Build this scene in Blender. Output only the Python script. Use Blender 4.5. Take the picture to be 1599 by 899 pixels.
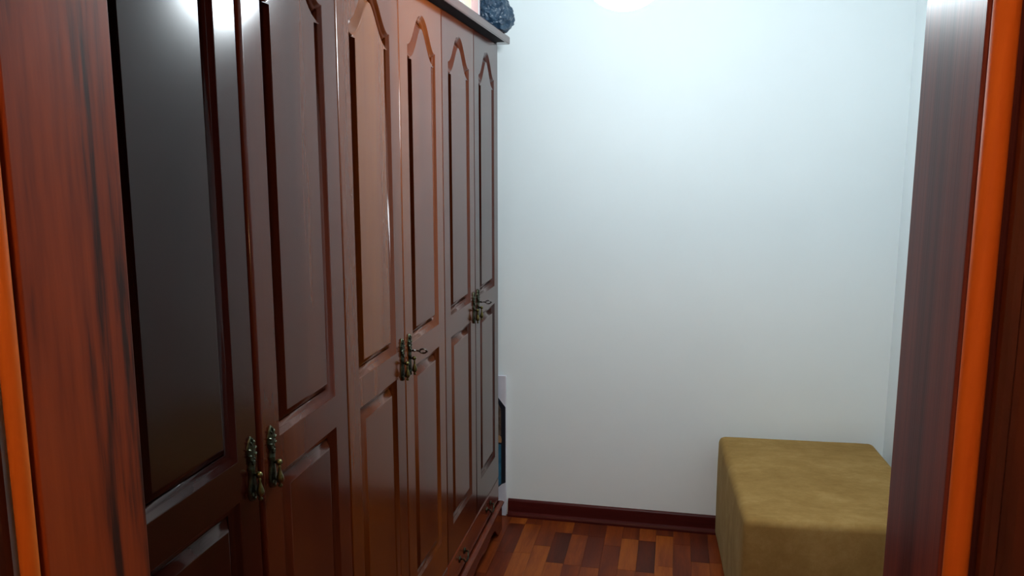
import bpy, bmesh, math, random
from mathutils import Vector, Matrix, noise

for o in list(bpy.data.objects):
    bpy.data.objects.remove(o, do_unlink=True)
SC = bpy.context.scene
COL = SC.collection
random.seed(7)

# ------------------------------------------------------------------ camera
cam_d = bpy.data.cameras.new('camera')
cam_d.sensor_width = 36.0
cam_d.lens = 1258.0 / 1599.0 * 36.0
cam_d.clip_start = 0.02
cam = bpy.data.objects.new('camera', cam_d)
cam.location = (0, 0, 1.56)
cam.rotation_euler = (math.radians(90 - 9.03), 0, math.radians(11.5))
COL.objects.link(cam)
SC.camera = cam

# ------------------------------------------------------------------ world, exposure
world = bpy.data.worlds.new('world')
SC.world = world
world.use_nodes = True
world.node_tree.nodes['Background'].inputs[0].default_value = (0.5, 0.6, 0.8, 1)
world.node_tree.nodes['Background'].inputs[1].default_value = 0.02
SC.view_settings.view_transform = 'Standard'
SC.view_settings.look = 'None'
SC.view_settings.gamma = 1.0
SC.view_settings.use_curve_mapping = False
SC.view_settings.exposure = 0.32

LAMP_POS = (-0.145, 2.14, 2.048)
LAMP_R = 0.115
LAMP_EMIT = 56.0
LAMP_COL = (0.85, 0.95, 1.0)
HALL_EMIT = 115.0

# ------------------------------------------------------------------ measures
DEP = 3.32          # back wall
RX = 0.842          # right wall
LX = -1.30          # left wall
HW0, HW1 = 0.605, 0.77   # doorway wall, hall side and room side
JL, JR = -0.593, 0.206   # faces of the two jambs
HEAD = 2.10
CEIL = 2.58
FX = -0.70          # wardrobe door faces


# ------------------------------------------------------------------ helpers
def link(o, parent=None):
    COL.objects.link(o)
    if parent is not None:
        o.parent = parent
    return o


def obj(name, bm, mat, parent=None, loc=None, smooth=False):
    me = bpy.data.meshes.new(name)
    bmesh.ops.recalc_face_normals(bm, faces=bm.faces)
    bm.to_mesh(me)
    bm.free()
    if smooth:
        for p in me.polygons:
            p.use_smooth = True
    if mat is not None:
        me.materials.append(mat)
    o = bpy.data.objects.new(name, me)
    if loc:
        o.location = loc
    return link(o, parent)


def empty(name, loc, rz=0, parent=None):
    o = bpy.data.objects.new(name, None)
    o.empty_display_size = 0.1
    o.location = loc
    o.rotation_euler = (0, 0, rz)
    return link(o, parent)


def tag(o, label, cat, group=None):
    o['label'] = label
    o['category'] = cat
    if group:
        o['group'] = group
    return o


def struct(o):
    o['kind'] = 'structure'
    return o


def box(bm, a, b, bev=0.0, seg=2, M=None):
    x0, y0, z0 = a
    x1, y1, z1 = b
    vs = [bm.verts.new(p) for p in ((x0, y0, z0), (x1, y0, z0), (x1, y1, z0), (x0, y1, z0),
                                    (x0, y0, z1), (x1, y0, z1), (x1, y1, z1), (x0, y1, z1))]
    fs = [bm.faces.new([vs[i] for i in f]) for f in
          ((0, 3, 2, 1), (4, 5, 6, 7), (0, 1, 5, 4), (1, 2, 6, 5), (2, 3, 7, 6), (3, 0, 4, 7))]
    new = list(vs)
    if bev > 0:
        es = list({e for f in fs for e in f.edges})
        r = bmesh.ops.bevel(bm, geom=es, offset=bev, segments=seg, affect='EDGES', profile=0.5)
        new = list({v for f in r['faces'] for v in f.verts})
    if M is not None:
        bmesh.ops.transform(bm, matrix=M, verts=new)
    return new


def boxbm(a, b, bev=0.0, seg=2):
    bm = bmesh.new()
    box(bm, a, b, bev, seg)
    return bm


def sphere(bm, c, r, scale=(1, 1, 1), sub=2, M=None):
    T = Matrix.Translation(c) @ (M if M is not None else Matrix.Identity(4)) @ Matrix.Diagonal((*scale, 1))
    bmesh.ops.create_icosphere(bm, subdivisions=sub, radius=r, matrix=T)


def lathe(bm, prof, axis_o, axis_z, n=14):
    """profile of (radius, height) turned about axis_z through axis_o"""
    z = Vector(axis_z).normalized()
    q = z.to_track_quat('Z', 'Y').to_matrix()
    o = Vector(axis_o)
    rings = []
    for r, h in prof:
        rings.append([bm.verts.new(o + q @ Vector((r * math.cos(t * 2 * math.pi / n), r * math.sin(t * 2 * math.pi / n), h)))
                      for t in range(n)])
    for a, b in zip(rings, rings[1:]):
        for i in range(n):
            bm.faces.new((a[i], a[(i + 1) % n], b[(i + 1) % n], b[i]))
    bm.faces.new(rings[0][::-1])
    bm.faces.new(rings[-1])


def tube(bm, pts, r, n=8, closed=False):
    pts = [Vector(p) for p in pts]
    rings = []
    m = len(pts)
    for i, p in enumerate(pts):
        if closed:
            d = pts[(i + 1) % m] - pts[i - 1]
        else:
            d = pts[min(i + 1, m - 1)] - pts[max(i - 1, 0)]
        q = d.normalized().to_track_quat('Z', 'Y').to_matrix()
        rr = r[i] if isinstance(r, (list, tuple)) else r
        rings.append([bm.verts.new(p + q @ Vector((rr * math.cos(t * 2 * math.pi / n), rr * math.sin(t * 2 * math.pi / n), 0)))
                      for t in range(n)])
    k = m if closed else m - 1
    for j in range(k):
        a, b = rings[j], rings[(j + 1) % m]
        for i in range(n):
            bm.faces.new((a[i], a[(i + 1) % n], b[(i + 1) % n], b[i]))
    if not closed:
        bm.faces.new(rings[0][::-1])
        bm.faces.new(rings[-1])


def sweep(name, prof, p0, p1, up_axis, mat, parent=None, smooth=False):
    """extrude a closed profile given as 3-D points offset by p0 and p1"""
    bm = bmesh.new()
    a = [bm.verts.new(Vector(p0) + Vector(p)) for p in prof]
    b = [bm.verts.new(Vector(p1) + Vector(p)) for p in prof]
    n = len(prof)
    for i in range(n):
        f = bm.faces.new((a[i], a[(i + 1) % n], b[(i + 1) % n], b[i]))
        f.smooth = smooth
    bm.faces.new(a[::-1])
    bm.faces.new(b)
    return obj(name, bm, mat, parent)


# ------------------------------------------------------------------ materials
def new_mat(name):
    m = bpy.data.materials.new(name)
    m.use_nodes = True
    nt = m.node_tree
    b = nt.nodes['Principled BSDF']
    return m, nt, b


def ramp(nt, stops):
    r = nt.nodes.new('ShaderNodeValToRGB')
    el = r.color_ramp.elements
    el[0].position, el[0].color = stops[0][0], (*stops[0][1], 1)
    el[1].position, el[1].color = stops[-1][0], (*stops[-1][1], 1)
    for p, c in stops[1:-1]:
        e = el.new(p)
        e.color = (*c, 1)
    return r


def wood(name, stops, rough=0.22, scale=(9, 9, 0.5), distort=1.2, coat=0.4, bump=0.02, contrast=None, rnd=0.35, spec=0.5,
         tint=False, crough=None, aniso=0.0, ior=1.5, fine=0.22):
    m, nt, b = new_mat(name)
    N, L = nt.nodes, nt.links
    tc = N.new('ShaderNodeTexCoord')
    oi = N.new('ShaderNodeObjectInfo')
    add = N.new('ShaderNodeVectorMath'); add.operation = 'ADD'
    mul = N.new('ShaderNodeVectorMath'); mul.operation = 'MULTIPLY'
    L.new(oi.outputs['Random'], mul.inputs[0]); mul.inputs[1].default_value = (13.0, 7.0, 29.0)
    L.new(tc.outputs['Object'], add.inputs[0]); L.new(mul.outputs[0], add.inputs[1])
    mp = N.new('ShaderNodeMapping')
    mp.inputs['Scale'].default_value = scale
    L.new(add.outputs[0], mp.inputs[0])
    n1 = N.new('ShaderNodeTexNoise')
    n1.inputs['Scale'].default_value = 1.0
    n1.inputs['Detail'].default_value = 6
    n1.inputs['Roughness'].default_value = 0.62
    n1.inputs['Distortion'].default_value = distort
    L.new(mp.outputs[0], n1.inputs[0])
    mp2 = N.new('ShaderNodeMapping')
    mp2.inputs['Scale'].default_value = [s * 14 for s in scale]
    L.new(add.outputs[0], mp2.inputs[0])
    n2 = N.new('ShaderNodeTexNoise')
    n2.inputs['Scale'].default_value = 1.0
    n2.inputs['Detail'].default_value = 3
    L.new(mp2.outputs[0], n2.inputs[0])
    mix = N.new('ShaderNodeMath'); mix.operation = 'MULTIPLY_ADD'
    L.new(n2.outputs['Fac'], mix.inputs[0]); mix.inputs[1].default_value = fine
    L.new(n1.outputs['Fac'], mix.inputs[2])
    sub = N.new('ShaderNodeMath'); sub.operation = 'MULTIPLY_ADD'
    L.new(oi.outputs['Random'], sub.inputs[0]); sub.inputs[1].default_value = rnd * 0.5
    L.new(mix.outputs[0], sub.inputs[2])
    sh = N.new('ShaderNodeMath'); sh.operation = 'SUBTRACT'
    L.new(sub.outputs[0], sh.inputs[0]); sh.inputs[1].default_value = fine * 0.5 + rnd * 0.25
    r = ramp(nt, stops)
    L.new(sh.outputs[0], r.inputs[0])
    if tint:   # multiply by the object colour
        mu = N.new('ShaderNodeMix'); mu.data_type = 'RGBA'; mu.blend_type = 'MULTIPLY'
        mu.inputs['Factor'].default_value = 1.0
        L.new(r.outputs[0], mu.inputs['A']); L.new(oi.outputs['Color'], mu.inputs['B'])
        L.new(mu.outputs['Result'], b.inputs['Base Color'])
    else:
        L.new(r.outputs[0], b.inputs['Base Color'])
    b.inputs['Roughness'].default_value = rough
    b.inputs['Specular IOR Level'].default_value = spec
    b.inputs['Coat Weight'].default_value = coat
    b.inputs['Coat Roughness'].default_value = crough if crough is not None else rough * 0.7
    b.inputs['IOR'].default_value = ior
    b.inputs['Coat IOR'].default_value = min(1.5, ior + 0.04)
    if aniso:   # varnish rubbed crosswise: highlights run up and down the boards
        b.inputs['Anisotropic'].default_value = aniso
        cv = N.new('ShaderNodeCombineXYZ'); cv.inputs[2].default_value = 1.0
        L.new(cv.outputs[0], b.inputs['Tangent'])
    if not bump:
        return m
    bp = N.new('ShaderNodeBump')
    bp.inputs['Strength'].default_value = bump * 5
    bp.inputs['Distance'].default_value = 0.001
    L.new(n2.outputs['Fac'], bp.inputs['Height'])
    L.new(bp.outputs[0], b.inputs['Normal'])
    return m


def plain(name, col, rough=0.5, metal=0.0, spec=0.5, noise_amt=0.0, nscale=20, bump=0.0, bscale=200, emit=None, coat=0.0):
    m, nt, b = new_mat(name)
    N, L = nt.nodes, nt.links
    b.inputs['Base Color'].default_value = (*col, 1)
    b.inputs['Roughness'].default_value = rough
    b.inputs['Metallic'].default_value = metal
    b.inputs['Specular IOR Level'].default_value = spec
    b.inputs['Coat Weight'].default_value = coat
    tc = N.new('ShaderNodeTexCoord')
    if noise_amt:
        n = N.new('ShaderNodeTexNoise')
        n.inputs['Scale'].default_value = nscale
        n.inputs['Detail'].default_value = 5
        L.new(tc.outputs['Object'], n.inputs[0])
        r = ramp(nt, [(0.3, tuple(c * (1 - noise_amt) for c in col)), (0.7, tuple(min(1, c * (1 + noise_amt)) for c in col))])
        L.new(n.outputs['Fac'], r.inputs[0])
        L.new(r.outputs[0], b.inputs['Base Color'])
    if bump:
        n = N.new('ShaderNodeTexNoise')
        n.inputs['Scale'].default_value = bscale
        n.inputs['Detail'].default_value = 4
        L.new(tc.outputs['Object'], n.inputs[0])
        bp = N.new('ShaderNodeBump')
        bp.inputs['Strength'].default_value = bump
        bp.inputs['Distance'].default_value = 0.002
        L.new(n.outputs['Fac'], bp.inputs['Height'])
        L.new(bp.outputs[0], b.inputs['Normal'])
    if emit:
        b.inputs['Emission Color'].default_value = (*emit[0], 1)
        b.inputs['Emission Strength'].default_value = emit[1]
    return m


M_DOOR = wood('wardrobe_wood', [(0.25, (0.060, 0.0075, 0.0045)), (0.5, (0.105, 0.0165, 0.0075)), (0.75, (0.17, 0.034, 0.012))],
              rough=0.18, scale=(5, 5, 0.35), coat=0.35, tint=True, crough=0.12, spec=0.5, ior=1.24, fine=0.07, distort=0.35, bump=0.0, aniso=0.7)
M_JAMB = wood('jamb_wood', [(0.38, (0.040, 0.014, 0.010)), (0.46, (0.20, 0.034, 0.010)), (0.6, (0.30, 0.052, 0.012)), (0.8, (0.38, 0.075, 0.015))],
              rough=0.40, scale=(8, 8, 0.55), distort=1.0, coat=0.0, rnd=0.0, ior=1.25)
M_JAMB_R = wood('jamb_wood_purple_sheen', [(0.36, (0.040, 0.012, 0.014)), (0.5, (0.12, 0.026, 0.024)), (0.66, (0.20, 0.044, 0.030))],  # same wood as the left jamb, with a purplish reflection painted in
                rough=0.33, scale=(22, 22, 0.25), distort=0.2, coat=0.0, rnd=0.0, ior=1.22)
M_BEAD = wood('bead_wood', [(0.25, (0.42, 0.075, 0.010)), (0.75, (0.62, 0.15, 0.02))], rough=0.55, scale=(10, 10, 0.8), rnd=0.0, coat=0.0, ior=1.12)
M_CASE = wood('casing_wood', [(0.25, (0.020, 0.006, 0.005)), (0.5, (0.06, 0.014, 0.009)), (0.75, (0.12, 0.026, 0.013))],
              rough=0.35, scale=(10, 10, 0.9), coat=0.1, rnd=0.0)
M_BASE = wood('baseboard_wood', [(0.25, (0.045, 0.006, 0.006)), (0.75, (0.09, 0.013, 0.010))], rough=0.35, scale=(0.8, 9, 9), rnd=0.0, coat=0.0, ior=1.22)
FL_STOPS = [(0.12, (0.060, 0.012, 0.006)), (0.35, (0.11, 0.018, 0.006)), (0.58, (0.19, 0.036, 0.007)), (0.82, (0.32, 0.078, 0.011))]
M_FLOOR = wood('parquet_wood', FL_STOPS, rough=0.38, scale=(16, 1.6, 16), distort=0.4, rnd=1.1, coat=0.0, spec=0.18)
M_WALL = plain('wall_paint', (0.82, 0.885, 0.90), rough=0.55, spec=0.2, noise_amt=0.015, nscale=2.5, bump=0.03, bscale=55)
M_CEIL = plain('ceiling_paint', (0.88, 0.89, 0.88), rough=0.8)
M_HALL = plain('hall_paint', (0.36, 0.27, 0.20), rough=0.8)
M_SUEDE = None
M_BRASS = plain('antique_brass', (0.055, 0.062, 0.040), rough=0.34, metal=1.0, noise_amt=0.55, nscale=90, bump=0.4, bscale=260)
M_BRASS2 = plain('polished_brass', (0.14, 0.125, 0.045), rough=0.3, metal=1.0, noise_amt=0.3, nscale=120)
M_STEEL = plain('worn_steel', (0.13, 0.13, 0.13), rough=0.2, metal=1.0)
M_GAP = plain('carcass_wood', (0.018, 0.007, 0.005), rough=0.6)
M_LAMP = plain('lamp_glass', (0.9, 0.95, 1.0), rough=0.4, emit=(LAMP_COL, LAMP_EMIT))
M_HLAMP = plain('hall_lamp_glass', (1.0, 0.9, 0.8), rough=0.4, emit=((1.0, 0.62, 0.32), HALL_EMIT))
M_WHITE = plain('white_enamel', (0.8, 0.8, 0.8), rough=0.4)
M_FOOT = plain('black_plastic_foot', (0.012, 0.012, 0.012), rough=0.5)


def suede():
    m, nt, b = new_mat('mustard_suede')
    N, L = nt.nodes, nt.links
    tc = N.new('ShaderNodeTexCoord')
    n = N.new('ShaderNodeTexNoise'); n.inputs['Scale'].default_value = 5.5; n.inputs['Detail'].default_value = 6
    n.inputs['Roughness'].default_value = 0.75; n.inputs['Distortion'].default_value = 0.1
    mp = N.new('ShaderNodeMapping'); mp.inputs['Scale'].default_value = (1.0, 1.7, 1.0)
    L.new(tc.outputs['Object'], mp.inputs[0]); L.new(mp.outputs[0], n.inputs[0])
    r = ramp(nt, [(0.32, (0.24, 0.138, 0.040)), (0.52, (0.31, 0.188, 0.060)), (0.70, (0.39, 0.25, 0.090))])
    L.new(n.outputs['Fac'], r.inputs[0]); L.new(r.outputs[0], b.inputs['Base Color'])
    b.inputs['Roughness'].default_value = 0.95
    b.inputs['Specular IOR Level'].default_value = 0.1
    b.inputs['Sheen Weight'].default_value = 0.08
    b.inputs['Sheen Roughness'].default_value = 0.4
    b.inputs['Sheen Tint'].default_value = (0.8, 0.7, 0.4, 1)
    n2 = N.new('ShaderNodeTexNoise'); n2.inputs['Scale'].default_value = 500
    L.new(tc.outputs['Object'], n2.inputs[0])
    bp = N.new('ShaderNodeBump'); bp.inputs['Strength'].default_value = 0.25; bp.inputs['Distance'].default_value = 0.001
    L.new(n2.outputs['Fac'], bp.inputs['Height']); L.new(bp.outputs[0], b.inputs['Normal'])
    return m


M_SUEDE = suede()

# ------------------------------------------------------------------ room shell
T = 0.10
floor = struct(obj('floor', boxbm((LX, -1.7, -0.08), (RX, DEP, -0.012)), M_GAP))
struct(obj('ceiling', boxbm((LX - T, -1.7 - T, CEIL), (RX + 0.7, DEP + T, CEIL + T)), M_CEIL))
struct(obj('wall_back', boxbm((LX - T, DEP, -0.08), (RX + T, DEP + T, CEIL)), M_WALL))
struct(obj('wall_right', boxbm((RX, HW1, -0.08), (RX + T, DEP, CEIL)), M_WALL))
struct(obj('wall_left', boxbm((LX - T, HW1, -0.08), (LX, DEP, CEIL)), M_WALL))
# wall with the doorway: three solid pieces in one mesh, opening lined by the door frame
bm = bmesh.new()
box(bm, (LX - T, HW0 + 0.004, -0.08), (JL - 0.03, HW1, CEIL))
box(bm, (JR + 0.03, HW0 + 0.004, -0.08), (RX + 0.7, HW1, CEIL))
box(bm, (JL - 0.03, HW0 + 0.004, HEAD + 0.03), (JR + 0.03, HW1, CEIL))
struct(obj('wall_front', bm, M_WALL))
# hallway the photograph was taken from
struct(obj('wall_hall_back', boxbm((LX - T, -1.7 - T, -0.08), (RX + 0.7, -1.7, CEIL)), M_HALL))
struct(obj('wall_hall_left', boxbm((LX - T, -1.7, -0.08), (LX, HW0, CEIL)), M_HALL))
struct(obj('wall_hall_right', boxbm((RX + 0.6, -1.7, -0.08), (RX + 0.7, HW0, CEIL)), M_HALL))
bm = boxbm((RX, -1.7, -0.08), (RX + 0.6, HW0, -0.0005))
obj('hall_floor_edge', bm, M_CASE, floor)

# parquet: every block of the room its own object, rows run towards the back wall
BW, BL = 0.070, 0.262


def block_mesh(w, l):
    bm = boxbm((-w / 2, -l / 2, -0.0115), (w / 2, l / 2, 0.0))
    me = bpy.data.meshes.new('parquet_block')
    bm.to_mesh(me); bm.free()
    me.materials.append(M_FLOOR)
    return me


full = block_mesh(BW - 0.0008, BL - 0.0008)
hall_bm = bmesh.new()
ncol = int(math.ceil((RX - LX) / BW))
for c in range(ncol):
    x0 = LX + c * BW
    x1 = min(x0 + BW, RX)
    y = DEP - random.choice((0.25, 0.5, 0.75, 1.0)) * BL - random.uniform(0, 0.02)
    ends = [DEP]
    while y > -1.7:
        ends.append(y)
        y -= BL
    ends.append(-1.7)
    for ya, yb in zip(ends, ends[1:]):
        if ya - yb < 0.004:
            continue
        if ya > 0.75 and x1 > -0.76:
            w, l = x1 - x0, ya - yb
            me = full if (abs(w - BW) < 1e-4 and abs(l - BL) < 1e-3) else block_mesh(w - 0.0008, l - 0.0008)
            o = bpy.data.objects.new('parquet_block', me)
            o.location = ((x0 + x1) / 2, (ya + yb) / 2, 0.0)
            o.parent = floor
            COL.objects.link(o)
        else:
            box(hall_bm, (x0 + 0.0004, yb + 0.0004, -0.0115), (x1 - 0.0004, ya - 0.0004, -0.0002))
ho = obj('parquet_blocks_out_of_view', hall_bm, M_FLOOR, floor)
ho['kind'] = 'stuff'


# baseboards: board with rounded top and a shoe moulding
def base_prof(dx, dy):
    """profile in (out, z) mapped with the unit outward direction (dx, dy)"""
    pts = [(0, 0), (0.026, 0), (0.0255, 0.009), (0.022, 0.016), (0.016, 0.0195), (0.0125, 0.021),
           (0.0125, 0.064), (0.0115, 0.070), (0.008, 0.0745), (0.003, 0.076), (0, 0.076)]
    return [(dx * a, dy * a, z) for a, z in pts]


struct(sweep('baseboard_back', base_prof(0, -1), (-0.6915, DEP, 0), (RX, DEP, 0), None, M_BASE))
struct(sweep('baseboard_right', base_prof(-1, 0), (RX, 2.10, 0), (RX, DEP - 0.027, 0), None, M_BASE))

# ------------------------------------------------------------------ door frame (door_1: the open doorway)
door1 = struct(empty('door_1', (0, HW0, 0)))


def rel(bm):
    bmesh.ops.translate(bm, vec=(0, -HW0, 0), verts=bm.verts)
    return bm


y0 = 0.632
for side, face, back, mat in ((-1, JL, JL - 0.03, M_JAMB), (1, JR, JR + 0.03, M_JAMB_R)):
    lo, hi = min(face, back), max(face, back)
    obj('jamb', rel(boxbm((lo, y0, 0.0), (hi, HW1 + 0.012, HEAD), 0.0022, 3)), mat, door1)
obj('head_jamb', rel(boxbm((JL - 0.03, y0, HEAD), (JR + 0.03, HW1 + 0.012, HEAD + 0.03), 0.002, 2)), M_JAMB, door1)


# orange rounded bead on the hall edge of each jamb
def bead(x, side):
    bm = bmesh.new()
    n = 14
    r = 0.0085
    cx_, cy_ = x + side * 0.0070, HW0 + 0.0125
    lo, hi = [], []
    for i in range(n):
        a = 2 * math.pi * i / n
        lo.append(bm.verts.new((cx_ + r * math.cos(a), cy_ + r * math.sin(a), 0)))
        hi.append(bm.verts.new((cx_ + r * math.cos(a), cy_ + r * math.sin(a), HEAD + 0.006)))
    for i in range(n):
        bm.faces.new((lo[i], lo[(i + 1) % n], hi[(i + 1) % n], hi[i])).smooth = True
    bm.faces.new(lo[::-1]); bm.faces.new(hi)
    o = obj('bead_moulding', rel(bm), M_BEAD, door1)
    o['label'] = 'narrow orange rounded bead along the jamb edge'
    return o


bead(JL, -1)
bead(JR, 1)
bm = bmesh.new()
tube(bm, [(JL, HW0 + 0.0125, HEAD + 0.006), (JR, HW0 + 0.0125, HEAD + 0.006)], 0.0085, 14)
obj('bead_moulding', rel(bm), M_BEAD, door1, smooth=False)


# casings: stepped profile, hall side; plain flat ones room side
def casing(x, side, yface, out, w, mat):
    # (distance from opening, projection)
    pts = [(0.0, 0.0), (0.0, 0.008), (0.003, 0.011), (0.008, 0.0115), (0.010, 0.009), (0.014, 0.009), (0.018, 0.013),
           (w - 0.012, 0.016), (w - 0.004, 0.015), (w, 0.010), (w, 0.0)]
    prof = [(x + side * a, yface + out * p - HW0, 0) for a, p in pts]
    return sweep('casing', prof, (0, 0, 0.0), (0, 0, HEAD + 0.08), None, mat, door1)


casing(JL - 0.0175, -1, HW0 + 0.004, -1, 0.085, M_CASE)
casing(JR + 0.0175, 1, HW0 + 0.004, -1, 0.085, M_CASE)
obj('head_casing', rel(boxbm((JL - 0.019, HW0 - 0.012, HEAD + 0.019), (JR + 0.019, HW0 + 0.004, HEAD + 0.08), 0.002)), M_CASE, door1)
casing(JR + 0.03, 1, HW1, 1, 0.065, M_CASE)
casing(JL - 0.03, -1, HW1, 1, 0.060, M_CASE)

# added_door_2: closed dark wooden door in the right wall, unseen and added to darken the wardrobe's reflections
added_door2 = struct(empty('added_door_2', (RX, 1.62, 0)))
DY = 0.40
bm = boxbm((-0.030, -DY, 0.004), (-0.002, DY, 2.04), 0.002)
obj('door_leaf', bm, M_CASE, added_door2)
for za, zb in ((0.14, 0.92), (1.08, 1.92)):
    for ya, yb in ((-DY + 0.10, -0.05), (0.05, DY - 0.10)):
        obj('raised_panel', boxbm((-0.040, ya, za), (-0.029, yb, zb), 0.008, 2), M_CASE, added_door2)
for ya, yb in ((-DY - 0.075, -DY - 0.003), (DY + 0.003, DY + 0.075)):
    obj('casing', boxbm((-0.020, ya, 0.0), (-0.001, yb, 2.115), 0.003), M_CASE, added_door2)
obj('head_casing', boxbm((-0.020, -DY - 0.003, 2.043), (-0.001, DY + 0.003, 2.115), 0.003), M_CASE, added_door2)
bm = bmesh.new()
lathe(bm, [(0.026, 0.0), (0.024, 0.005), (0.010, 0.007), (0.009, 0.030), (0.024, 0.040), (0.026, 0.052), (0.016, 0.062)], (-0.030, DY - 0.055, 1.02), (-1, 0, 0), 20)
obj('door_knob', bm, M_BRASS, added_door2, smooth=True)
# ------------------------------------------------------------------ ceiling lamps
lamp = tag(empty('pendant_lamp', LAMP_POS), 'round glowing white globe lamp hanging at the top before the wall', 'lamp')
H_ = CEIL - LAMP_POS[2]
bm = bmesh.new()
lathe(bm, [(0.055, H_), (0.055, H_ - 0.012), (0.045, H_ - 0.028), (0.012, H_ - 0.034)], (0, 0, 0), (0, 0, 1), 32)
obj('ceiling_rose', bm, M_WHITE, lamp)
bm = bmesh.new()
tube(bm, [(0, 0, H_ - 0.03), (0, 0, LAMP_R + 0.02)], 0.0035, 10)
obj('cord', bm, M_WHITE, lamp)
bm = bmesh.new()
lathe(bm, [(0.010, LAMP_R + 0.045), (0.030, LAMP_R + 0.030), (0.034, LAMP_R - 0.004)], (0, 0, 0), (0, 0, 1), 24)
obj('lamp_holder', bm, M_WHITE, lamp)
bm = bmesh.new()
sphere(bm, (0, 0, 0), LAMP_R, sub=4)
obj('glass_globe', bm, M_LAMP, lamp, smooth=True)

hall = tag(empty('hall_ceiling_lamp', (-0.15, -0.5, CEIL)), 'small warm hallway ceiling lamp behind the viewer', 'lamp')
bm = bmesh.new()
lathe(bm, [(0.07, 0.0), (0.07, -0.02), (0.06, -0.025)], (0, 0, 0), (0, 0, 1), 30)
obj('lamp_base', bm, M_WHITE, hall)
bm = bmesh.new()
sphere(bm, (0, 0, -0.09), 0.075, sub=3)
obj('lamp_shade', bm, M_HLAMP, hall, smooth=True)

# ------------------------------------------------------------------ wardrobe
GAPS = [0.835, 1.226, 1.617, 2.004, 2.388, 2.779, 3.160]
Z_DB, Z_DT = 0.238, 2.003       # door bottom and top
HB, HM0, HM1, HS, HA = 0.352, 0.996, 1.064, 1.862, 1.950  # panel holes
INS = 0.067
WY0, WY1 = 0.835, 3.160
wr = tag(empty('wardrobe', (-0.99, (WY0 + WY1) / 2, 0)),
         'long dark mahogany wardrobe with six arched raised-panel doors and drawers', 'wardrobe')
OX, OY = -0.99, (WY0 + WY1) / 2


def wl(x, y, z):
    return (x - OX, y - OY, z)


def wbox(name, a, b, mat, bev=0.0, seg=2, parent=wr):
    return obj(name, boxbm(wl(*a), wl(*b), bev, seg), mat, parent)


DT = 0.021   # door thickness
# carcass
wbox('side_panel', (-1.28, WY1 - 0.018, 0.05), (FX - DT - 0.001, WY1, 2.0), M_DOOR, 0.001)
wbox('side_panel', (-1.28, WY0, 0.05), (FX - DT - 0.001, WY0 + 0.018, 2.0), M_DOOR, 0.001)
for g in (GAPS[2], GAPS[4]):
    wbox('divider_panel', (-1.27, g - 0.016, 0.05), (FX - DT - 0.001, g + 0.016, 2.0), M_GAP)
wbox('back_panel', (-1.285, WY0, 0.05), (-1.28, WY1, 2.0), M_GAP)
wbox('top_panel', (-1.28, WY0 + 0.018, 1.985), (FX - DT - 0.001, WY1 - 0.018, 2.003), M_GAP)
wbox('bottom_panel', (-1.28, WY0 + 0.018, 0.12), (FX - DT - 0.001, WY1 - 0.018, 0.135), M_GAP)


# cornice: board that overhangs the doors, with a rounded nose
def loops_sweep(name, prof, mat, yend0, yend1, ret):
    """profile (out from door face, z) run along the front and returned along the far end (mitred)"""
    bm = bmesh.new()
    n = len(prof)
    A = [bm.verts.new(wl(FX + o, yend0, z)) for o, z in prof]
    A1 = [bm.verts.new(wl(FX + o, yend1 - 0.03, z)) for o, z in prof]
    B = [bm.verts.new(wl(FX + o, yend1 + max(o, 0), z)) for o, z in prof]
    C = [bm.verts.new(wl(-1.28, yend1 + max(o, 0), z)) for o, z in prof]
    for P, Q in ((A, A1), (A1, B), (B, C)):
        for i in range(n - 1):
            bm.faces.new((P[i], P[i + 1], Q[i + 1], Q[i])).smooth = False
    bm.faces.new(A)
    return obj(name, bm, mat, wr)


corn = [(-0.05, 2.004), (0.000, 2.004), (0.038, 2.0045), (0.0405, 2.0055), (0.042, 2.009),
        (0.042, 2.030), (0.040, 2.034), (0.037, 2.036), (-0.30, 2.036)]
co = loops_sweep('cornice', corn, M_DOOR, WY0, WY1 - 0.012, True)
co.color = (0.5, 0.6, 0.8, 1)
co.data.materials.append(plain('shaded_underside', (0.010, 0.008, 0.012), rough=0.75, spec=0.15))  # shade under the overhang, painted as a dark matte colour
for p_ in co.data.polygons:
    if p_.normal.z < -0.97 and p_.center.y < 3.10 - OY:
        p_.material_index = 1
wbox('top_board', (-1.28, WY0, 2.006), (FX - 0.2, WY1 - 0.012, 2.0355), M_DOOR)

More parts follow.
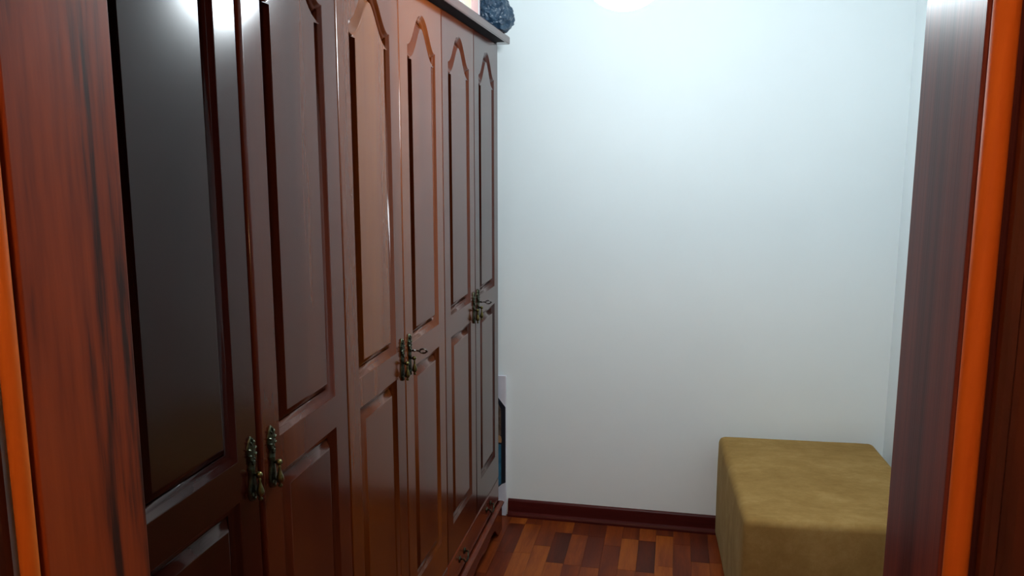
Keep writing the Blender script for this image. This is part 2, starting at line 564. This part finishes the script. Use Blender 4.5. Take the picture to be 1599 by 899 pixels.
# plinth with moulded top edge and scalloped bracket feet
def plinth():
    bm = bmesh.new()
    yA, yB = WY0, WY1
    N = 150
    th = 0.02
    prof = [(0.000, 0.130), (0.006, 0.1305), (0.013, 0.128), (0.0185, 0.122), (0.0190, 0.117), (0.0165, 0.113), (0.012, 0.109), (0.011, 0.104)]

    def zlow(y):
        # feet at both ends and at the module joints, scooped out between
        feet = [WY0, GAPS[2], GAPS[4], WY1]
        d = min(abs(y - f) for f in feet)
        if d < 0.055:
            return 0.0
        if d < 0.12:
            t = (d - 0.055) / 0.065
            return 0.055 * (0.5 - 0.5 * math.cos(math.pi * t)) + 0.006 * math.sin(2 * math.pi * t)
        return 0.055 + 0.006 * math.sin((d - 0.12) * 30)
    rows = []
    for i in range(N + 1):
        y = yA + (yB + 0.0 - yA) * i / N
        rows.append([bm.verts.new(wl(FX + o, y, z)) for o, z in prof] + [bm.verts.new(wl(FX + 0.011, y, zlow(y))),
                                                                        bm.verts.new(wl(FX + 0.011 - th, y, zlow(y))),
                                                                        bm.verts.new(wl(FX + 0.011 - th, y, 0.130))])
    m = len(rows[0])
    for a, b in zip(rows, rows[1:]):
        for k in range(m):
            bm.faces.new((a[k], a[(k + 1) % m], b[(k + 1) % m], b[k]))
    bm.faces.new(rows[0]); bm.faces.new(rows[-1][::-1])
    obj('plinth', bm, M_DOOR, wr)
    # return along the far side
    bm = bmesh.new()
    A = [bm.verts.new(wl(FX + o, WY1 + o, z)) for o, z in prof] + [bm.verts.new(wl(FX + 0.011, WY1 + 0.011, 0.0))]
    A2 = [bm.verts.new(wl(FX + o, WY1, z)) for o, z in prof] + [bm.verts.new(wl(FX + 0.011, WY1, 0.0))]
    B = [bm.verts.new(wl(-1.28, WY1 + o, z)) for o, z in prof] + [bm.verts.new(wl(-1.28, WY1 + 0.011, 0.0))]
    for P, Q in ((A2, A), (A, B)):
        for k in range(len(A) - 1):
            bm.faces.new((P[k], P[k + 1], Q[k + 1], Q[k]))
    b0 = bm.verts.new(wl(FX, WY1, 0)); b1 = bm.verts.new(wl(-1.28, WY1, 0))
    bm.faces.new((A2[-1], A[-1], B[-1], b1, b0))
    obj('plinth_return', bm, M_DOOR, wr)


plinth()


# --- outlines in door space: u across (0..w), v = z
def offset_poly(pts, d):
    """inward offset of a closed CCW polygon by mitring"""
    n = len(pts)
    out = []
    for i in range(n):
        p0, p1, p2 = Vector(pts[i - 1]), Vector(pts[i]), Vector(pts[(i + 1) % n])
        e1 = (p1 - p0).normalized(); e2 = (p2 - p1).normalized()
        n1 = Vector((-e1.y, e1.x)); n2 = Vector((-e2.y, e2.x))
        b = n1 + n2
        k = b.dot(n1)
        b = b / k if abs(k) > 1e-6 else n1
        out.append((p1.x + b.x * d, p1.y + b.y * d))
    return out


def arch_outline(u0, u1, v0, vs, va):
    pts = [(u0, v0), (u1, v0), (u1, vs)]
    n = 30
    hw = (u1 - u0) / 2
    for i in range(1, n):
        s = 1 - 2 * i / n
        a = abs(s)
        # flat little shoulder, ogee, rounded crown
        t = min(1, a / 0.93)
        f = 0.5 + 0.5 * math.cos(math.pi * (t ** 1.2))
        pts.append(((u0 + u1) / 2 + s * hw, vs + (va - vs) * f))
    pts.append((u0, vs))
    return pts


def rect_outline(u0, u1, v0, v1):
    return [(u0, v0), (u1, v0), (u1, v1), (u0, v1)]


def clampu(pts, u0, u1, v0):
    return pts


def door_frame_mesh(w, mirror=False):
    """frame of a door: local x = out of the face (0 = face), y = across, z = up"""
    bm = bmesh.new()
    up = arch_outline(INS, w - INS, HM1, HS, HA)
    lo = rect_outline(INS, w - INS, HB, HM0)
    outer = rect_outline(0.0015, w - 0.0015, Z_DB, Z_DT)

    def ring(pts, x):
        return [bm.verts.new((x, p[0], p[1])) for p in pts]

    def bridge(a, b, smooth=True):
        for i in range(len(a)):
            f = bm.faces.new((a[i], a[(i + 1) % len(a)], b[(i + 1) % len(b)], b[i]))
            f.smooth = smooth
    # outside rim, rounded
    R = 0.005
    prev = ring(outer, -DT)
    back = prev
    first = None
    for k in range(6):
        a = math.pi / 2 * k / 5
        cur = ring(offset_poly(outer, R * (1 - math.cos(a))), -R + R * math.sin(a))
        bridge(prev, cur)
        prev = cur
    o_in = prev
    es = [bm.edges.get((o_in[i], o_in[(i + 1) % 4])) for i in range(4)]
    prof = [(0.0, 0.0), (0.0010, -0.0003), (0.0019, -0.0009), (0.0027, -0.0017), (0.0080, -0.0062), (0.0088, -0.0070), (0.0105, -0.0078), (0.0175, -0.0122), (0.0180, -0.0150)]
    rings0 = []
    for hole in (up, lo):
        prev = None
        for d, x in prof:
            cur = ring(offset_poly(hole, d) if d else hole, x)
            if prev:
                bridge(prev, cur)
            else:
                rings0.append(cur)
            prev = cur
        end = ring(offset_poly(hole, 0.0180), -DT + 0.002)
        bridge(prev, end, False)
    for r in rings0:
        for i in range(len(r)):
            e = bm.edges.get((r[i], r[(i + 1) % len(r)]))
            es.append(e)
    g = bmesh.ops.triangle_fill(bm, edges=es, use_beauty=True, use_dissolve=False)
    for f in g['geom']:
        if isinstance(f, bmesh.types.BMFace):
            f.smooth = False
    bmesh.ops.recalc_face_normals(bm, faces=bm.faces)
    # front faces must look along +x
    me = bpy.data.meshes.new('door')
    bm.to_mesh(me); bm.free()
    me.materials.append(M_DOOR)
    return me


def panel_mesh(hole):
    bm = bmesh.new()
    prof = [(0.0165, -0.0180, 0), (0.0190, -0.0150, 0), (0.0205, -0.0145, 1), (0.0230, -0.0130, 1), (0.0270, -0.0100, 1), (0.0310, -0.0066, 1), (0.0340, -0.0038, 1),
            (0.0352, -0.0024, 1), (0.0368, -0.0016, 1), (0.0385, -0.0014, 1)]
    prev = None
    for d, x, s in prof:
        pts = offset_poly(hole, d)
        cur = [bm.verts.new((x, p[0], p[1])) for p in pts]
        if prev:
            for i in range(len(cur)):
                f = bm.faces.new((prev[i], prev[(i + 1) % len(cur)], cur[(i + 1) % len(cur)], cur[i]))
                f.smooth = bool(s)
        prev = cur
    es = [bm.edges.get((prev[i], prev[(i + 1) % len(prev)])) for i in range(len(prev))]
    bmesh.ops.triangle_fill(bm, edges=es, use_beauty=True, use_dissolve=False)
    bmesh.ops.recalc_face_normals(bm, faces=bm.faces)
    me = bpy.data.meshes.new('raised_panel')
    bm.to_mesh(me); bm.free()
    me.materials.append(M_DOOR)
    return me


# --- ornate drop handle: local x out, y across, z up; centre at 0
def plate_mesh():
    bm = bmesh.new()
    # silhouette half widths along z
    hw = [(-0.057, 0.0015), (-0.055, 0.0065), (-0.050, 0.0105), (-0.043, 0.0130), (-0.034, 0.0135), (-0.024, 0.0110), (-0.014, 0.0085),
          (-0.006, 0.0075), (0.000, 0.0100), (0.004, 0.0105), (0.009, 0.0080), (0.016, 0.0085), (0.023, 0.0125), (0.029, 0.0145),
          (0.035, 0.0125), (0.038, 0.0135), (0.043, 0.0120), (0.047, 0.0085), (0.050, 0.0085), (0.054, 0.0050), (0.0585, 0.0010)]
    m = 9
    rows = []
    for i, (z, w) in enumerate(hw):
        row = []
        for k in range(m):
            t = -1 + 2 * k / (m - 1)
            h = 0.0008 + 0.0048 * (1 - t * t) ** 0.6 * min(1, w / 0.007)
            h += 0.0010 * math.cos(t * 9) * (1 - t * t)
            row.append(bm.verts.new((h, t * w, z)))
        rows.append(row)
    for a, b in zip(rows, rows[1:]):
        for k in range(m - 1):
            bm.faces.new((a[k], a[k + 1], b[k + 1], b[k])).smooth = True
    # rim down to the door
    rim = [r[0] for r in rows] + [rows[-1][k] for k in range(1, m)] + [r[-1] for r in rows[::-1]][1:] + [rows[0][k] for k in range(m - 2, 0, -1)]
    low = [bm.verts.new((0, v.co.y * 1.0, v.co.z)) for v in rim]
    for i in range(len(rim)):
        j = (i + 1) % len(rim)
        bm.faces.new((rim[i], rim[j], low[j], low[i]))
    # acanthus leaves of the crest and small scrolls
    for z, y, a, l in ((0.046, 0.004, 35, 0.010), (0.046, -0.004, -35, 0.010), (0.036, 0.008, 60, 0.010), (0.036, -0.008, -60, 0.010),
                       (0.026, 0.008, 75, 0.009), (0.026, -0.008, -75, 0.009), (0.052, 0, 0, 0.009), (0.018, 0.004, 140, 0.008),
                       (0.018, -0.004, -140, 0.008), (-0.044, 0.006, 140, 0.009), (-0.044, -0.006, -140, 0.009), (-0.052, 0, 180, 0.008)):
        Mx = Matrix.Rotation(math.radians(-a), 4, 'X')
        sphere(bm, (0.0045, y, z), 1.0, (0.0030, 0.0026, l * 0.55), 1, Mx)
    # keyhole boss
    lathe(bm, [(0.0050, 0.002), (0.0050, 0.0068), (0.0035, 0.0078)], (0, 0, 0.012), (1, 0, 0), 10)
    me = bpy.data.meshes.new('handle_plate')
    bmesh.ops.recalc_face_normals(bm, faces=bm.faces)
    bm.to_mesh(me); bm.free()
    me.materials.append(M_BRASS)
    me.materials.append(M_BRASS2)
    me.materials.append(M_STEEL)
    return me


def handle_mesh(key):
    bm = bmesh.new()
    tmp = plate_mesh()
    bm.from_mesh(tmp)
    bpy.data.meshes.remove(tmp)
    n0 = len(bm.faces)
    # ball pivot
    lathe(bm, [(0.0025, 0.003), (0.0025, 0.010), (0.0045, 0.011)], (0, 0, -0.009), (1, 0, 0), 10)
    sphere(bm, (0.0145, 0, -0.009), 0.0062, sub=2)
    # pear-shaped pendant hanging from it
    lathe(bm, [(0.0012, 0.0), (0.0028, -0.004), (0.0022, -0.008), (0.0036, -0.014), (0.0062, -0.022), (0.0072, -0.027), (0.0060, -0.032),
               (0.0030, -0.0345), (0.0022, -0.036), (0.0040, -0.0385), (0.0040, -0.0405), (0.0012, -0.0430)], (0.0150, 0, -0.013), (0, 0, 1), 14)
    bm.faces.ensure_lookup_table()
    for f in bm.faces[n0:]:
        f.material_index = 1
        f.smooth = True
    bmesh.ops.recalc_face_normals(bm, faces=bm.faces)
    me = bpy.data.meshes.new('handle')
    bm.to_mesh(me); bm.free()
    for m_ in (M_BRASS, M_BRASS2, M_STEEL):
        me.materials.append(m_)
    return me


def key_mesh():
    bm = bmesh.new()
    lathe(bm, [(0.0024, 0.004), (0.0024, 0.010), (0.0040, 0.011), (0.0040, 0.013), (0.0022, 0.014), (0.0022, 0.024), (0.0036, 0.025), (0.0036, 0.027),
               (0.002, 0.028)], (0, 0, 0), (1, 0, 0), 10)
    pts = [(0.037 + 0.0095 * math.cos(a), 0.0, 0.0 + 0.0060 * math.sin(a)) for a in [2 * math.pi * i / 20 for i in range(20)]]
    tube(bm, pts, 0.0024, 8, closed=True)
    sphere(bm, (0.0485, 0, 0), 0.0034, sub=1)
    me = bpy.data.meshes.new('key')
    for f in bm.faces:
        f.smooth = True
    bmesh.ops.recalc_face_normals(bm, faces=bm.faces)
    bm.to_mesh(me); bm.free()
    me.materials.append(M_STEEL)
    return me


SHADE_TINT = [(0.27, 0.26, 0.30), (0.70, 0.80, 0.55), (1.10, 1.45, 0.40), (0.90, 1.10, 0.50), (0.70, 0.85, 0.50), (0.50, 0.62, 0.60)]  # how brightly each door is lit, put into its wood colour
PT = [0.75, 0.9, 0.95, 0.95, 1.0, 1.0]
H_MESH = handle_mesh(False)
K_MESH = key_mesh()
for i in range(6):
    ya, yb = GAPS[i], GAPS[i + 1]
    w = yb - ya
    d = bpy.data.objects.new('door', door_frame_mesh(w))
    d.location = wl(FX, ya, 0)
    if i == 1:      # second door stands a hair ajar on its far hinge
        fi = math.radians(0.9)
        d.rotation_euler = (0, 0, fi)
        d.location = wl(FX + w * math.sin(fi), yb - w * math.cos(fi), 0)
    d.color = (*SHADE_TINT[i], 1)
    link(d, wr)
    for hole in (arch_outline(INS, w - INS, HM1, HS, HA), rect_outline(INS, w - INS, HB, HM0)):
        p_ = link(bpy.data.objects.new('raised_panel', panel_mesh(hole)), d)
        p_.color = (*[c * PT[i] for c in SHADE_TINT[i]], 1)
    hy = w - 0.027 if i % 2 == 0 else 0.033
    h = bpy.data.objects.new('handle', H_MESH)
    h.location = (0, hy, 1.037)
    link(h, d)
    h['label'] = 'ornate antique brass drop handle'
    if i in (3, 5):
        k = bpy.data.objects.new('key', K_MESH)
        k.location = (0.003, hy, 1.049)
        k.rotation_euler = (math.radians(10), 0, 0)
        link(k, d)
        k['label'] = 'steel key in the lock'


# --- drawers under each pair of doors
def bail_mesh():
    bm = bmesh.new()
    for s in (-1, 1):
        sphere(bm, (0.002, s * 0.030, 0.0), 1.0, (0.0035, 0.010, 0.012), 2)
        sphere(bm, (0.002, s * 0.040, 0.004), 1.0, (0.003, 0.006, 0.005), 1)
        sphere(bm, (0.002, s * 0.034, -0.008), 1.0, (0.003, 0.005, 0.006), 1)
        lathe(bm, [(0.0025, 0.0), (0.0025, 0.012), (0.0045, 0.013), (0.0045, 0.016), (0.002, 0.018)], (0, s * 0.030, 0.0), (1, 0, 0), 10)
    pts, rr = [], []
    for i in range(17):
        t = -1 + 2 * i / 16
        pts.append((0.014 + 0.006 * (1 - t * t), t * 0.030, -0.016 * (1 - t ** 4)))
        rr.append(0.0022 + 0.0018 * (1 - abs(t)))
    tube(bm, pts, rr, 8)
    for f in bm.faces:
        f.smooth = True
    bmesh.ops.recalc_face_normals(bm, faces=bm.faces)
    me = bpy.data.meshes.new('handle')
    bm.to_mesh(me); bm.free()
    me.materials.append(M_BRASS)
    return me


B_MESH = bail_mesh()
for j in range(3):
    ya, yb = GAPS[2 * j], GAPS[2 * j + 2]
    w = yb - ya
    bm = bmesh.new()
    R = 0.006
    outer = rect_outline(0.0015, w - 0.0015, 0.134, 0.2345)
    prev = [bm.verts.new((-DT, *p)) for p in outer]
    for k in range(6):
        a = math.pi / 2 * k / 5
        cur = [bm.verts.new((-R + R * math.sin(a), *p)) for p in offset_poly(outer, R * (1 - math.cos(a)))]
        for q in range(4):
            bm.faces.new((prev[q], prev[(q + 1) % 4], cur[(q + 1) % 4], cur[q])).smooth = True
        prev = cur
    bm.faces.new(prev)
    d = obj('drawer', bm, M_DOOR, wr, wl(FX, ya, 0))
    for t in (0.22, 0.745):
        h = bpy.data.objects.new('handle', B_MESH)
        h.location = (0, t * w, 0.192)
        link(h, d)
        h['label'] = 'small ornate brass drawer pull'

# ------------------------------------------------------------------ ottoman
ott = empty('ottoman', (0, 0, 0), math.radians(3.0))
tag(ott, 'square mustard suede cube ottoman in the corner beside the right jamb', 'ottoman')
OW, OD, OH = 0.600, 0.790, 0.452


def rounded_block(w, d, z0, z1, r, seg, puff):
    bm = bmesh.new()
    box(bm, (0, -d, z0), (w, 0, z1))
    bmesh.ops.bevel(bm, geom=list(bm.edges), offset=r, segments=seg, affect='EDGES', profile=0.5)
    bmesh.ops.subdivide_edges(bm, edges=[e for e in bm.edges if e.calc_length() > 0.12], cuts=9, use_grid_fill=True)
    for v in bm.verts:
        x, y, z = v.co
        u = (x / w) * 2 - 1
        t = (-y / d) * 2 - 1
        q = (z - z0) / (z1 - z0) * 2 - 1
        k = noise.noise(Vector((x * 7, y * 7, z * 7))) * 0.0022
        if z > z1 - 0.02:
            v.co.z += puff * max(0, (1 - u * u)) * max(0, (1 - t * t)) + k
        if y < -d + 0.01:
            v.co.y -= 0.5 * puff * max(0, (1 - u * u)) * max(0, 1 - q * q) + k
        if x < 0.01:
            v.co.x -= 0.5 * puff * max(0, (1 - t * t)) * max(0, 1 - q * q) + k
    return bm


obj('upholstered_body', rounded_block(OW, OD, 0.022, OH, 0.024, 6, 0.010), M_SUEDE, ott, smooth=True)
for (fx, fy) in ((0.06, -0.06), (OW - 0.06, -0.06), (0.06, -OD + 0.06), (OW - 0.06, -OD + 0.06)):
    bm = bmesh.new()
    lathe(bm, [(0.018, 0.0), (0.022, 0.006), (0.022, 0.030)], (fx, fy, 0), (0, 0, 1), 16)
    obj('foot', bm, M_FOOT, ott)
# far left corner stands against the baseboard
ott.location = (0.197, 3.258, 0.0)

# ------------------------------------------------------------------ printed carton between wardrobe and back wall
M_CWHITE = plain('print_white', (0.66, 0.66, 0.74), rough=0.5, noise_amt=0.03)
M_CBLACK = plain('print_black', (0.012, 0.014, 0.022), rough=0.35)
M_CBLUE = plain('print_blue', (0.035, 0.16, 0.26), rough=0.4, noise_amt=0.4, nscale=30)
M_CBROWN = plain('print_photo_brown', (0.12, 0.075, 0.05), rough=0.4, noise_amt=0.6, nscale=40)
M_CSKIN = plain('print_photo_tan', (0.42, 0.22, 0.10), rough=0.4)
CX1, CY0, CH = -0.6985, 3.299, 0.640
cart = tag(empty('printed_board', (-0.92, 3.29, 0)), 'slim white board with black and blue print standing upright behind the wardrobe', 'board')


def cl(x, y, z):
    return (x + 0.92, y - 3.29, z)


obj('backing_board', boxbm(cl(-1.15, CY0, 0.001), cl(CX1, 3.312, CH), 0.0015, 2), M_CWHITE, cart)


def flatprint(name, pts, mat, lay):
    bm = bmesh.new()
    y = CY0 - 0.0004 * lay
    a = [bm.verts.new(cl(x, y, z)) for x, z in pts]
    b = [bm.verts.new(cl(x, CY0 + 0.0005, z)) for x, z in pts]
    bm.faces.new(a)
    for i in range(len(a)):
        j = (i + 1) % len(a)
        bm.faces.new((a[i], a[j], b[j], b[i]))
    return obj(name, bm, mat, cart)


xr = CX1 - 0.0015
arc = [(-1.12 + (xr + 1.12) * t, 0.165 + 0.0 - 0.05 * (1 - t) ** 2 - 0.025 * t ** 3) for t in [i / 12 for i in range(13)]]
o = flatprint('printed_black_area', [(-1.12, 0.09)] + [(x, z) for x, z in [(-0.80, 0.09), (-0.741, 0.125), (-0.716, 0.148), (xr, 0.156)]] +
              [(xr, 0.500), (-0.742, 0.555), (-0.80, 0.59), (-1.12, 0.59)], M_CBLACK, 1)
o['label'] = 'black printed area with a slanted top edge'
o = flatprint('printed_blue_picture', [(-1.10, 0.12), (-0.80, 0.11), (-0.735, 0.135), (-0.7200, 0.150), (-0.7200, 0.33), (-1.10, 0.36)], M_CBLUE, 2)
o['label'] = 'blue printed picture'
o = flatprint('printed_brown_picture', [(-1.10, 0.365), (-0.7200, 0.372), (-0.7200, 0.49), (-0.735, 0.52), (-1.10, 0.53)], M_CBROWN, 2)
o['label'] = 'dark brown printed picture'
o = flatprint('printed_tan_spot', [(-0.742, 0.340), (-0.7185, 0.338), (-0.7175, 0.352), (-0.7205, 0.368), (-0.729, 0.372), (-0.742, 0.365)], M_CSKIN, 3)
o['label'] = 'small tan printed spot'

# ------------------------------------------------------------------ things on top of the wardrobe
TOPZ = 2.0365
GRP = None


def carton(name, label, x0, x1, ya, yb, h, col, rot=0, cat='box', lidh=0.0, band=None):
    e = tag(empty(name, ((x0 + x1) / 2, (ya + yb) / 2, TOPZ), math.radians(rot)), label, cat, 'storage boxes on the wardrobe top')
    m = plain(name + '_paper_' + label.split()[0], col, rough=0.55, noise_amt=0.04, nscale=12)
    hx, hy = (x1 - x0) / 2, (yb - ya) / 2
    obj('box_body', boxbm((-hx, -hy, 0), (hx, hy, h - 0.002 - lidh), 0.0015, 2), m, e)
    if lidh:
        obj('lid', boxbm((-hx - 0.002, -hy - 0.002, h - lidh), (hx + 0.002, hy + 0.002, h), 0.0015, 2), m, e)
    if band:
        c, a0, a1, z0, z1 = band
        obj('printed_label', boxbm((hx - 0.0005, a0, z0), (hx + 0.0006, a1, z1)), plain('label_paper', c, rough=0.6), e)
    return e


carton('storage_box', 'white storage box at the left of the row on the wardrobe top', -0.98, -0.715, 2.50, 2.685, 0.17, (0.80, 0.82, 0.84), 0, lidh=0.03)
carton('storage_box', 'pale yellow storage box on the wardrobe top beside the pink one', -0.96, -0.712, 2.692, 2.795, 0.19, (0.80, 0.74, 0.50), 0, lidh=0.03)
carton('storage_box', 'pink storage box in the middle of the wardrobe top row', -0.95, -0.712, 2.800, 2.900, 0.18, (0.82, 0.50, 0.47), 0, lidh=0.03)
carton('storage_box', 'pink box with a white side label next to the black bag', -0.92, -0.722, 2.905, 2.965, 0.16, (0.78, 0.56, 0.58), 0,
       band=((0.75, 0.80, 0.80), -0.020, 0.015, 0.02, 0.12))

# crumpled dark plastic bag with tied ears
m, nt, b = new_mat('black_plastic_film')
b.inputs['Base Color'].default_value = (0.014, 0.040, 0.075, 1)
b.inputs['Roughness'].default_value = 0.38
b.inputs['Specular IOR Level'].default_value = 0.6
M_BAG = m
bag = tag(empty('plastic_bag', (-0.70, 3.09, TOPZ)), 'crumpled black plastic bag on the far end of the wardrobe top', 'bag')
bm = bmesh.new()
bmesh.ops.create_icosphere(bm, subdivisions=5, radius=1.0)
for v in bm.verts:
    p = v.co.copy()
    n_ = noise.ridged_multi_fractal(p * 1.9 + Vector((3, 1, 7)), 0.9, 2.1, 4, 1.0, 2.0)
    k = 1 + 0.13 * (n_ - 1.0) + 0.10 * noise.noise(p * 2.3 + Vector((9, 2, 4)))
    q = Vector((p.x * 0.074, p.y * 0.088, p.z * 0.066)) * k
    # pull the top towards the knot, settle the bottom on the board
    if p.z > 0:
        q.y -= 0.045 * p.z ** 2
        q.z += 0.02 * p.z ** 3
    q.z += 0.055
    if q.z < 0.002:
        q.z = 0.002 + 0.02 * 0
    v.co = q
obj('bag_body', bm, M_BAG, bag, smooth=False)
for s, ang in ((1, 40), (-1, -25)):
    bm = bmesh.new()
    base = Vector((0.0, -0.01 + 0.055 * (s > 0), 0.105 - 0.03 * (s > 0)))
    L_ = 9
    d = Vector((0.02, math.sin(math.radians(ang)), math.cos(math.radians(ang)))).normalized()
    side = d.cross(Vector((1, 0, 0))).normalized()
    rows = []
    for i in range(L_):
        t = i / (L_ - 1)
        wv = 0.006 + 0.018 * t * (1.2 - t)
        c = base + d * 0.062 * t
        rows.append([bm.verts.new(c + side * (wv * (k - 3) / 3) + Vector((0.005 * math.sin(k * 2.3 + i * 0.7), 0, 0.003 * math.sin(k * 3 + i)))) for k in range(7)])
    for a, c in zip(rows, rows[1:]):
        for k in range(6):
            bm.faces.new((a[k], a[k + 1], c[k + 1], c[k]))
    o = obj('bag_ear', bm, M_BAG, bag)
    so = o.modifiers.new('thick', 'SOLIDIFY'); so.thickness = 0.0012
